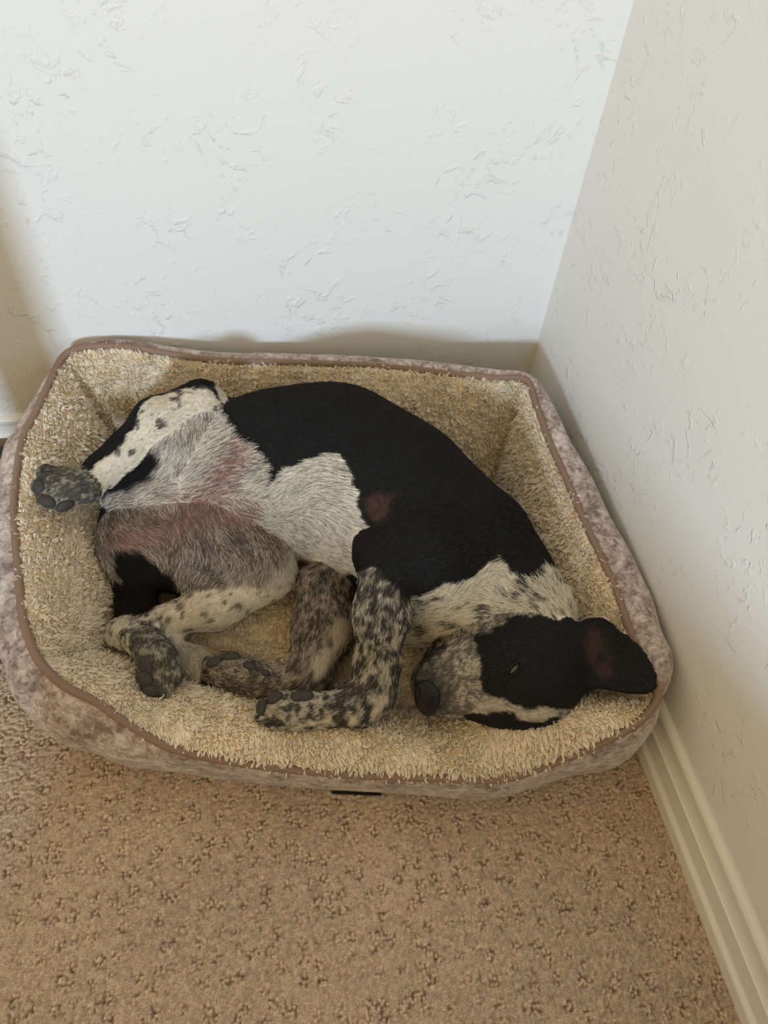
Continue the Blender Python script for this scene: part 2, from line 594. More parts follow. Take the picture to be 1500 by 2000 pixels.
def bolster(name, side, ca, cb, seed, label):
    top = resample(rim_side(ca, cb), 61)
    base = resample(np.array([(x, y, CUSH_Z - 0.012) for x, y in IN_BASE[side]]), 61)
    nu, nv = 61, 17
    V = np.zeros((nu, nv, 3))
    cen = np.array([-0.42, -0.36, 0.1])
    for i in range(nu):
        t = i / (nu - 1)
        e = min(t, 1 - t)
        amp = BULGE[side] * (1 - math.exp(-e / 0.055)) * (0.9 + 0.25 * math.sin(9 * t + seed))
        if side == 'front':
            amp += 0.046 * math.exp(-((t - 0.15) / 0.10) ** 2)
        p, q = top[i, :3], base[i]
        ax = q - p
        inw = cen - (p + q) / 2
        inw[2] = 0
        inw /= np.linalg.norm(inw)
        nrm = np.cross(np.cross(ax, inw), ax) * -1.0
        nrm = inw - ax * (inw @ ax) / (ax @ ax)
        if nrm[2] < 0:
            nrm[2] = 0
        nrm = nrm + np.array([0, 0, 0.25])
        nrm /= np.linalg.norm(nrm)
        for j in range(nv):
            s = j / (nv - 1)
            b = math.sin(math.pi * s ** 0.85) ** 0.75
            V[i, j] = p + ax * s + nrm * amp * b
    Vf = V.reshape(-1, 3)
    Vf[:, 2] += 0.004 * (vnoise(Vf, 22, seed) - 0.5)
    F = grid_faces(nu, nv)
    # orient faces inwards/upwards
    n0 = np.cross(Vf[F[500][1]] - Vf[F[500][0]], Vf[F[500][2]] - Vf[F[500][0]])
    if n0 @ (cen + np.array([0, 0, 0.3]) - Vf[F[500][0]]) < 0:
        F = [f[::-1] for f in F]
    o = child(mesh_obj(name, Vf, F, M_sherpa), bed)
    outd = np.array({'back': (0, 0.7, 0.2), 'right': (0.7, 0, 0.2), 'front': (0.05, -0.9, 0), 'left': (-0.75, 0, 0.1)}[side], float)
    fleece(o, Vf, F, 340000, outd, seed)
    o['label'] = label
    return o


bolster('fleece_bolster', 'back', CORN[0], CORN[1], 1, 'beige fleece inner side along the back wall')
bolster('fleece_bolster', 'right', CORN[1], CORN[2], 2, 'beige fleece inner side along the right wall')
bolster('fleece_bolster', 'front', CORN[2], CORN[3], 3, 'low beige fleece front side of the bed')
bolster('fleece_bolster', 'left', CORN[3], CORN[0], 4, 'beige fleece inner side at the open end')

# cushion: a shallow pillow that fills the inner base outline
_poly = np.array(IN_BASE['back'][:-1] + IN_BASE['right'][:-1] + IN_BASE['front'][:-1] + IN_BASE['left'][:-1])
_c2 = _poly.mean(0)
_ring = resample(np.c_[np.vstack([_poly, _poly[:1]]), np.zeros(len(_poly) + 1)], 97)[:-1, :2]
_V, _F = [], []
_nr = 24
for k in range(_nr):
    s = 1.04 * (1 - k / _nr)
    for p in _ring:
        q = _c2 + (p - _c2) * s
        _V.append((q[0], q[1], CUSH_Z - 0.030 * max(0, s - 0.55) ** 2 / 0.2))
_V.append((_c2[0], _c2[1], CUSH_Z))
_m = len(_ring)
for k in range(_nr - 1):
    for i in range(_m):
        i2 = (i + 1) % _m
        _F.append((k * _m + i, (k + 1) * _m + i, (k + 1) * _m + i2, k * _m + i2))
for i in range(_m):
    _F.append(((_nr - 1) * _m + i, len(_V) - 1, (_nr - 1) * _m + (i + 1) % _m))
_V = np.array(_V)
_a = np.cross(_V[_F[0][1]] - _V[_F[0][0]], _V[_F[0][2]] - _V[_F[0][0]])
if _a[2] < 0:
    _F = [f[::-1] for f in _F]
cushion = child(mesh_obj('cushion', _V, _F, M_sherpa), bed)
fleece(cushion, _V, _F, 260000, np.array([0.2, -0.3, 0]), 9, 0.8)

# velvet outside: rim down to the floor with soft folds
_nv = 22
_n = len(RIMC)
_T = np.roll(RIMC[:, :2], -1, 0) - np.roll(RIMC[:, :2], 1, 0)
_T /= np.linalg.norm(_T, axis=1, keepdims=True)
_O = np.stack([-_T[:, 1], _T[:, 0]], 1)      # outward for a clockwise rim
for _ in range(6):
    _O = (_O + np.roll(_O, 1, 0) + np.roll(_O, -1, 0))
    _O /= np.linalg.norm(_O, axis=1, keepdims=True)
VV = np.zeros((_n, _nv, 3))
for i in range(_n):
    x, y, z, bl, ft, pf = RIMC[i]
    for j in range(_nv):
        s = j / (_nv - 1)
        off = bl * (math.sin(0.5 * math.pi * min(1, s / 0.42)) if s < 0.42 else math.cos(0.5 * math.pi * (s - 0.42) / 0.58) ** 0.7) + ft * s ** 1.3
        zz = z * (1 - s ** (1.6 if pf > 0.004 else 1.1)) + pf * math.sin(math.pi * min(1, s / 0.5))
        VV[i, j] = (x + _O[i, 0] * off, y + _O[i, 1] * off, max(0.0, zz))
VV = VV.reshape(-1, 3)
_fold = (vnoise(VV * [1, 1, 0.5], 26, 11) - 0.5) * 0.006 + (vnoise(VV, 60, 12) - 0.5) * 0.0025
_sv = np.tile(np.sin(np.pi * np.linspace(0, 1, _nv)), _n)
VV[:, :2] += np.repeat(_O, _nv, 0) * (_fold * _sv)[:, None]
VV[:, 0] = np.minimum(VV[:, 0], -0.004 - 0.013 * (VV[:, 2] < 0.10))
VV[:, 1] = np.minimum(VV[:, 1], -0.004)
_F = [f[::-1] for f in grid_faces(_n, _nv, True)]
child(mesh_obj('velvet_side', VV, _F, M_velvet), bed)
_pv, _pf = tube(RIMC[:, :3] + [0, 0, 0.001], 0.0052, 8, closed=True)
child(mesh_obj('piping', _pv, _pf, M_pipe), bed)

# underside and the black label strip sewn in at the front foot
_bot = VV.reshape(_n, _nv, 3)[:, -1].copy()
_bot[:, 2] = 0.0
_bv = np.vstack([_bot, [[-0.42, -0.36, 0.0]]])
child(mesh_obj('underside', _bv, [(i, len(_bot), (i + 1) % len(_bot)) for i in range(len(_bot))], M_black), bed)
_tv = [(-0.4335, -0.6417, 0.004), (-0.3716, -0.6537, 0.004)]
_V = []
for (x, y, z) in _tv:
    for dy in (0.0, 0.0022):
        for dz in (0.0, 0.005):
            _V.append((x, y + dy - 0.001, z + dz))
child(mesh_obj('label_tag', _V, [(0, 1, 3, 2), (4, 6, 7, 5), (0, 4, 5, 1), (2, 3, 7, 6), (0, 2, 6, 4), (1, 5, 7, 3)], M_black, smooth=False), bed)

# ------------------------------------------------------------------ black stand at the open end of the bed
M_stand, _nt, _b = new_mat('black_plastic', 0.5, 0.4)
_b.inputs['Base Color'].default_value = (0.020, 0.022, 0.025, 1)
stand = empty('floor_stand', (-1.04, -0.17, 0.0), 'black stand with a low flat base on the carpet beside the dog bed', 'stand')


def rbox(name, c, d, bev, mat, root):
    bm = bmesh.new()
    bmesh.ops.create_cube(bm, size=1.0)
    for v in bm.verts:
        v.co = Vector((c[0] + v.co.x * d[0], c[1] + v.co.y * d[1], c[2] + v.co.z * d[2]))
    bmesh.ops.bevel(bm, geom=bm.edges[:], offset=bev, segments=3, profile=0.6, affect='EDGES')
    me = bpy.data.meshes.new(name)
    bm.to_mesh(me)
    bm.free()
    me.polygons.foreach_set('use_smooth', np.ones(len(me.polygons), dtype=bool))
    me.materials.append(mat)
    o = bpy.data.objects.new(name, me)
    COL.objects.link(o)
    return child(o, root)


rbox('base', (-1.04, -0.170, 0.0345), (0.34, 0.27, 0.065), 0.008, M_stand, stand)
rbox('foot', (-1.0, -0.370, 0.0345), (0.16, 0.16, 0.065), 0.008, M_stand, stand)
rbox('post', (-0.925, -0.400, 0.60), (0.085, 0.06, 1.10), 0.006, M_stand, stand)

# ------------------------------------------------------------------ implicit body surface
def sd_cone(P, a, b, ra, rb):
    """distance to a round cone (two spheres and their tangent hull)"""
    ba = b - a
    l2 = ba @ ba
    rr = ra - rb
    a2 = l2 - rr * rr
    if a2 <= 1e-10:
        c, r_ = (a, ra) if ra > rb else (b, rb)
        return np.linalg.norm(P - c, axis=-1) - r_
    il2 = 1.0 / l2
    pa = P - a
    y = pa @ ba
    z = y - l2
    x2 = pa * l2 - ba * y[..., None]
    x2 = (x2 * x2).sum(-1)
    y2 = y * y * l2
    z2 = z * z * l2
    k = np.sign(rr) * rr * rr * x2
    out = (np.sqrt(x2 * a2 * il2) + y * rr) * il2 - ra
    c1 = np.sign(z) * a2 * z2 > k
    c2 = np.sign(y) * a2 * y2 < k
    out = np.where(c2, np.sqrt(x2 + y2) * il2 - ra, out)
    out = np.where(c1, np.sqrt(x2 + z2) * il2 - rb, out)
    return out


def smin(a, b, k):
    h = np.maximum(k - np.abs(a - b), 0) / k
    return np.minimum(a, b) - h * h * k * 0.25


def prim_box(p):
    if p[0] == 'c':
        a, b = np.array(p[1]), np.array(p[2])
        r_ = max(p[3], p[4])
        return np.minimum(a, b) - r_, np.maximum(a, b) + r_
    pts = np.array(p[1])
    return pts.min(0) - 0.02, pts.max(0) + 0.02


def poly_sd(Q, poly):
    """signed distance of 2-D points to a closed polygon (negative inside)"""
    poly = np.asarray(poly, float)
    d = np.full(len(Q), 1e9)
    ins = np.zeros(len(Q), bool)
    n = len(poly)
    for i in range(n):
        a, b = poly[i], poly[(i + 1) % n]
        e = b - a
        w = Q - a
        t = np.clip((w @ e) / max(e @ e, 1e-12), 0, 1)
        q = w - t[:, None] * e
        d = np.minimum(d, (q * q).sum(1))
        c = ((a[1] <= Q[:, 1]) != (b[1] <= Q[:, 1]))
        with np.errstate(divide='ignore', invalid='ignore'):
            xi = a[0] + (Q[:, 1] - a[1]) * e[0] / np.where(e[1] == 0, 1e-12, e[1])
        ins ^= c & (Q[:, 0] < xi)
    d = np.sqrt(d)
    return np.where(ins, -d, d)


def line_d(Q, line):
    line = np.asarray(line, float)
    d = np.full(len(Q), 1e9)
    for a, b in zip(line[:-1], line[1:]):
        e = b - a
        w = Q - a
        t = np.clip((w @ e) / max(e @ e, 1e-12), 0, 1)
        q = w - t[:, None] * e
        d = np.minimum(d, np.sqrt((q * q).sum(1)))
    return d


def sd_flap(P, pts, thick):
    """thin ear leather: outline polygon in the plan plane, cupped mid surface through the outline points"""
    pts = np.array(pts)
    sh = P.shape[:-1]
    Q = P.reshape(-1, 3)
    d2 = poly_sd(Q[:, :2], pts[:, :2])
    # height of the mid surface: inverse-distance blend of the outline heights, cupped towards the middle
    w = 1.0 / (((Q[:, None, :2] - pts[None, :, :2]) ** 2).sum(-1) + 1e-5) ** 1.2
    zm = (w * pts[None, :, 2]).sum(1) / w.sum(1)
    zm = zm - 0.010 * np.clip(-d2 / 0.020, 0, 1) ** 1.0
    h = np.abs(Q[:, 2] - zm) - thick
    return (np.sqrt(np.maximum(d2 + 0.004, 0) ** 2 + np.maximum(h, 0) ** 2) + np.minimum(np.maximum(d2 + 0.004, h), 0) - 0.003).reshape(sh)


def eval_prim(P, p):
    if p[0] == 'c':
        return sd_cone(P, np.array(p[1]), np.array(p[2]), p[3], p[4])
    return sd_flap(P, p[1], p[2])


def group_sd(P, g):
    """distance of free points to one group (list of primitives, inner blend k)"""
    d = None
    for p in g['prims']:
        e = eval_prim(P, p)
        d = e if d is None else smin(d, e, g['k'])
    return d


def body_sd(P, groups, ids=False):
    tot = None
    gd = []
    for g in groups:
        d = group_sd(P, g)
        gd.append(d)
        tot = d if tot is None else smin(tot, d, g['join'])
    return (tot, np.argmin(np.stack(gd), 0)) if ids else tot


def body_grid(groups, h):
    lo = np.min([prim_box(p)[0] for g in groups for p in g['prims']], 0) - 3 * h
    hi = np.max([prim_box(p)[1] for g in groups for p in g['prims']], 0) + 3 * h
    n = np.ceil((hi - lo) / h).astype(int) + 1
    ax = [lo[k] + h * np.arange(n[k]) for k in range(3)]
    tot = np.full(n, 0.2, np.float32)
    for g in groups:
        ga = np.full(n, 0.2, np.float32)
        for p in g['prims']:
            a, b = prim_box(p)
            m = 0.035
            i0 = np.maximum(((a - m - lo) / h).astype(int), 0)
            i1 = np.minimum(((b + m - lo) / h).astype(int) + 2, n)
            sl = tuple(slice(i0[k], i1[k]) for k in range(3))
            G = np.stack(np.meshgrid(*[ax[k][sl[k]] for k in range(3)], indexing='ij'), -1)
            ga[sl] = smin(ga[sl], eval_prim(G, p), g['k'])
        tot = smin(tot, ga, g['join'])
    return tot, lo


def surface_nets(S, lo, h):
    neg = S < 0
    c = [neg[i:S.shape[0] - 1 + i, j:S.shape[1] - 1 + j, k:S.shape[2] - 1 + k] for i in (0, 1) for j in (0, 1) for k in (0, 1)]
    cnt = sum(x.astype(np.int8) for x in c)
    act = (cnt > 0) & (cnt < 8)
    ijk = np.argwhere(act)
    idx = np.full(act.shape, -1, np.int64)
    idx[act] = np.arange(len(ijk))
    acc = np.zeros((len(ijk), 3))
    num = np.zeros(len(ijk))
    offs = [(i, j, k) for i in (0, 1) for j in (0, 1) for k in (0, 1)]
    val = {o: S[ijk[:, 0] + o[0], ijk[:, 1] + o[1], ijk[:, 2] + o[2]].astype(float) for o in offs}
    for o in offs:
        for ax in range(3):
            if o[ax] == 0:
                o2 = tuple(1 if q == ax else o[q] for q in range(3))
                va, vb = val[o], val[o2]
                x = (va < 0) != (vb < 0)
                t = np.where(x, va / np.where(x, va - vb, 1), 0)
                pt = np.tile(np.array(o, float), (len(ijk), 1))
                pt[:, ax] = t
                acc[x] += pt[x]
                num[x] += 1
    V = lo + h * (ijk + acc / num[:, None])
    Q = []
    for ax in range(3):
        b_, c_ = (ax + 1) % 3, (ax + 2) % 3
        s0 = [slice(None)] * 3
        s1 = [slice(None)] * 3
        s0[ax] = slice(0, -1)
        s1[ax] = slice(1, None)
        A, B = neg[tuple(s0)], neg[tuple(s1)]
        e = np.argwhere(A != B)
        e = e[(e[:, b_] > 0) & (e[:, c_] > 0) & (e[:, b_] < S.shape[b_] - 1) & (e[:, c_] < S.shape[c_] - 1)]
        fl = A[tuple(e.T)]

        def at_(db, dc):
            q = e.copy()
            q[:, b_] -= db
            q[:, c_] -= dc
            return idx[tuple(q.T)]
        q = np.stack([at_(0, 0), at_(1, 0), at_(1, 1), at_(0, 1)], 1)
        q[~fl] = q[~fl][:, ::-1]
        Q.append(q)
    Q = np.vstack(Q)
    Q = Q[:, ::-1] if False else Q
    return V, Q


def relax(V, Q, it, lam=0.5):
    E = np.vstack([Q[:, [0, 1]], Q[:, [1, 2]], Q[:, [2, 3]], Q[:, [3, 0]]])
    for _ in range(it):
        s = np.zeros_like(V)
        n = np.zeros(len(V))
        for a, b in ((0, 1), (1, 0)):
            for k in range(3):
                s[:, k] += np.bincount(E[:, a], V[E[:, b], k], len(V))
            n += np.bincount(E[:, a], minlength=len(V))
        V = V + lam * (s / n[:, None] - V)
    return V

# ------------------------------------------------------------------ dog
BODY = [
    {'name': 'torso', 'k': 0.045, 'join': 0.03, 'prims': [
        ('c', (-0.6391, -0.2647, 0.13), (-0.5441, -0.224, 0.142), 0.0578, 0.0832),
        ('c', (-0.5441, -0.224, 0.142), (-0.4619, -0.2174, 0.152), 0.0832, 0.1063),
        ('c', (-0.4619, -0.2174, 0.152), (-0.3821, -0.2404, 0.162), 0.1063, 0.1188),
        ('c', (-0.3821, -0.2404, 0.162), (-0.3119, -0.3113, 0.168), 0.1188, 0.1119),
        ('c', (-0.3119, -0.3113, 0.168), (-0.2498, -0.3973, 0.166), 0.1119, 0.0965),
        ('c', (-0.2498, -0.3973, 0.166), (-0.2036, -0.4462, 0.156), 0.0965, 0.0802),
        ('c', (-0.2627, -0.4472, 0.125), (-0.2959, -0.4618, 0.11), 0.0538, 0.0344),
        ('c', (-0.6616, -0.3091, 0.115), (-0.6391, -0.2647, 0.13), 0.044, 0.0506)]},
    {'name': 'sheath', 'k': 0.02, 'join': 0.012, 'prims': [
        ('c', (-0.5415, -0.3057, 0.195), (-0.4789, -0.3257, 0.205), 0.0109, 0.0101)]},
    {'name': 'neck', 'k': 0.03, 'join': 0.035, 'prims': [
        ('c', (-0.2049, -0.4487, 0.16), (-0.159, -0.5037, 0.15), 0.0757, 0.0584),
        ('c', (-0.2403, -0.4692, 0.13), (-0.2083, -0.5084, 0.13), 0.0476, 0.04)]},
    {'name': 'head', 'k': 0.022, 'join': 0.012, 'prims': [
        ('c', (-0.1898, -0.5867, 0.155), (-0.201, -0.5834, 0.157), 0.066, 0.0672),
        ('c', (-0.2339, -0.5781, 0.15), (-0.289, -0.5787, 0.142), 0.05, 0.0336),
        ('c', (-0.2663, -0.5683, 0.145), (-0.2941, -0.5743, 0.14), 0.0402, 0.0313),
        ('c', (-0.1784, -0.5529, 0.17), (-0.2241, -0.5589, 0.16), 0.0347, 0.0345)]},
    {'name': 'jaw', 'k': 0.015, 'join': 0.004, 'prims': [
        ('c', (-0.2195, -0.5342, 0.135), (-0.2785, -0.5406, 0.128), 0.0326, 0.022),
        ('c', (-0.2785, -0.5406, 0.128), (-0.3009, -0.5537, 0.125), 0.022, 0.0167)]},
    {'name': 'ear', 'k': 0.012, 'join': 0.016, 'prims': [
        ('f', [(-0.1265, -0.545, 0.192), (-0.1092, -0.5405, 0.2), (-0.0933, -0.5428, 0.204), (-0.0813, -0.5524, 0.203), (-0.0722, -0.5662, 0.2), (-0.057, -0.5806, 0.197), (-0.0501, -0.5978, 0.195), (-0.0466, -0.6203, 0.192), (-0.0527, -0.6381, 0.19), (-0.0659, -0.6424, 0.188), (-0.0886, -0.637, 0.186), (-0.1119, -0.626, 0.182), (-0.1314, -0.6213, 0.178), (-0.145, -0.61, 0.172)], 0.0022),
        ('c', (-0.1368, -0.5498, 0.18), (-0.144, -0.5991, 0.17), 0.0189, 0.0197)]},
    {'name': 'thighR', 'k': 0.03, 'join': 0.028, 'prims': [
        ('c', (-0.6309, -0.2388, 0.16), (-0.5942, -0.202, 0.195), 0.066, 0.0538),
        ('c', (-0.5942, -0.202, 0.195), (-0.556, -0.1652, 0.235), 0.0538, 0.0315)]},
    {'name': 'shankR', 'k': 0.02, 'join': 0.01, 'prims': [
        ('c', (-0.5568, -0.1613, 0.245), (-0.6146, -0.1923, 0.24), 0.0313, 0.032),
        ('c', (-0.6146, -0.1923, 0.24), (-0.656, -0.226, 0.228), 0.032, 0.0232),
        ('c', (-0.656, -0.226, 0.228), (-0.6868, -0.2493, 0.222), 0.0232, 0.0182),
        ('c', (-0.6868, -0.2493, 0.222), (-0.7069, -0.2746, 0.22), 0.0182, 0.0185)]},
    {'name': 'pawR', 'k': 0.004, 'join': 0.012, 'prims': [
        ('c', (-0.7093, -0.2777, 0.222), (-0.7305, -0.2778, 0.225), 0.0211, 0.0249),
        ('c', (-0.7328, -0.2732, 0.23), (-0.754, -0.2602, 0.232), 0.0144, 0.0125),
        ('c', (-0.7339, -0.2817, 0.23), (-0.7588, -0.2796, 0.23), 0.0143, 0.0123),
        ('c', (-0.7324, -0.2861, 0.227), (-0.7521, -0.2957, 0.224), 0.0143, 0.0129),
        ('c', (-0.7284, -0.2883, 0.225), (-0.7355, -0.2987, 0.218), 0.0143, 0.0124)]},
    {'name': 'thighL', 'k': 0.03, 'join': 0.022, 'prims': [
        ('c', (-0.6462, -0.305, 0.125), (-0.5554, -0.3403, 0.14), 0.0637, 0.059),
        ('c', (-0.5554, -0.3403, 0.14), (-0.4926, -0.3727, 0.135), 0.059, 0.0428)]},
    {'name': 'shankL', 'k': 0.02, 'join': 0.008, 'prims': [
        ('c', (-0.4913, -0.3795, 0.13), (-0.5603, -0.4081, 0.115), 0.0387, 0.0312),
        ('c', (-0.5603, -0.4081, 0.115), (-0.6213, -0.4214, 0.105), 0.0312, 0.0182),
        ('c', (-0.6213, -0.4214, 0.105), (-0.6816, -0.4288, 0.1), 0.0182, 0.016),
        ('c', (-0.6816, -0.4288, 0.1), (-0.6557, -0.4535, 0.118), 0.016, 0.0188)]},
    {'name': 'pawL', 'k': 0.004, 'join': 0.01, 'prims': [
        ('c', (-0.6429, -0.4634, 0.125), (-0.6305, -0.4891, 0.13), 0.0218, 0.0246),
        ('c', (-0.635, -0.4909, 0.132), (-0.6447, -0.5092, 0.13), 0.0138, 0.0112),
        ('c', (-0.6313, -0.4949, 0.132), (-0.6404, -0.5215, 0.122), 0.0138, 0.0112),
        ('c', (-0.6255, -0.4947, 0.13), (-0.6257, -0.5253, 0.12), 0.0138, 0.0112),
        ('c', (-0.6219, -0.4917, 0.13), (-0.6128, -0.514, 0.125), 0.0139, 0.0112)]},
    {'name': 'tail', 'k': 0.02, 'join': 0.012, 'prims': [
        ('c', (-0.6694, -0.328, 0.1), (-0.664, -0.3855, 0.098), 0.0298, 0.0206),
        ('c', (-0.664, -0.3855, 0.098), (-0.6363, -0.4366, 0.092), 0.0206, 0.0161),
        ('c', (-0.6363, -0.4366, 0.092), (-0.5945, -0.4764, 0.09), 0.0161, 0.0132),
        ('c', (-0.5945, -0.4764, 0.09), (-0.564, -0.5086, 0.088), 0.0132, 0.0046)]},
    {'name': 'armR', 'k': 0.03, 'join': 0.012, 'prims': [
        ('c', (-0.2079, -0.4061, 0.2), (-0.2776, -0.4327, 0.215), 0.0638, 0.0594),
        ('c', (-0.2776, -0.4327, 0.215), (-0.3507, -0.4362, 0.222), 0.0594, 0.0253),
        ('c', (-0.3524, -0.4267, 0.222), (-0.3597, -0.4193, 0.224), 0.0216, 0.0153)]},
    {'name': 'foreR', 'k': 0.02, 'join': 0.01, 'prims': [
        ('c', (-0.3456, -0.438, 0.218), (-0.3553, -0.4972, 0.19), 0.0292, 0.0306),
        ('c', (-0.3553, -0.4972, 0.19), (-0.3671, -0.5443, 0.15), 0.0306, 0.0237),
        ('c', (-0.3671, -0.5443, 0.15), (-0.3758, -0.5729, 0.13), 0.0237, 0.023),
        ('c', (-0.3758, -0.5729, 0.13), (-0.3945, -0.5813, 0.125), 0.023, 0.0223)]},
    {'name': 'handR', 'k': 0.004, 'join': 0.012, 'prims': [
        ('c', (-0.3945, -0.5813, 0.125), (-0.4439, -0.5786, 0.12), 0.0223, 0.021),
        ('c', (-0.4439, -0.5786, 0.12), (-0.4776, -0.5763, 0.12), 0.021, 0.0209),
        ('c', (-0.457, -0.5837, 0.112), (-0.4963, -0.5824, 0.11), 0.0124, 0.0105),
        ('c', (-0.4625, -0.5792, 0.12), (-0.5087, -0.5745, 0.117), 0.0123, 0.0098),
        ('c', (-0.4617, -0.5729, 0.125), (-0.5058, -0.5655, 0.124), 0.0123, 0.0098),
        ('c', (-0.455, -0.5682, 0.13), (-0.4911, -0.5595, 0.128), 0.0111, 0.0092),
        ('c', (-0.3918, -0.5689, 0.135), (-0.4115, -0.5581, 0.135), 0.0105, 0.0062)]},
    {'name': 'foreL', 'k': 0.02, 'join': 0.012, 'prims': [
        ('c', (-0.4162, -0.4116, 0.12), (-0.4244, -0.4679, 0.11), 0.04, 0.0363),
        ('c', (-0.4244, -0.4679, 0.11), (-0.4448, -0.5179, 0.105), 0.0363, 0.0247),
        ('c', (-0.4448, -0.5179, 0.105), (-0.458, -0.5314, 0.1), 0.0247, 0.0207)]},
    {'name': 'handL', 'k': 0.004, 'join': 0.01, 'prims': [
        ('c', (-0.4581, -0.5328, 0.1), (-0.5085, -0.5193, 0.1), 0.02, 0.022),
        ('c', (-0.5085, -0.5193, 0.1), (-0.5428, -0.5039, 0.1), 0.022, 0.0221),
        ('c', (-0.5158, -0.5281, 0.094), (-0.5497, -0.5139, 0.092), 0.0129, 0.011),
        ('c', (-0.5213, -0.518, 0.098), (-0.5692, -0.4989, 0.096), 0.0129, 0.0111),
        ('c', (-0.5204, -0.5092, 0.103), (-0.5696, -0.4911, 0.102), 0.013, 0.0111),
        ('c', (-0.5165, -0.5032, 0.107), (-0.5509, -0.4881, 0.108), 0.0117, 0.0104)]}]
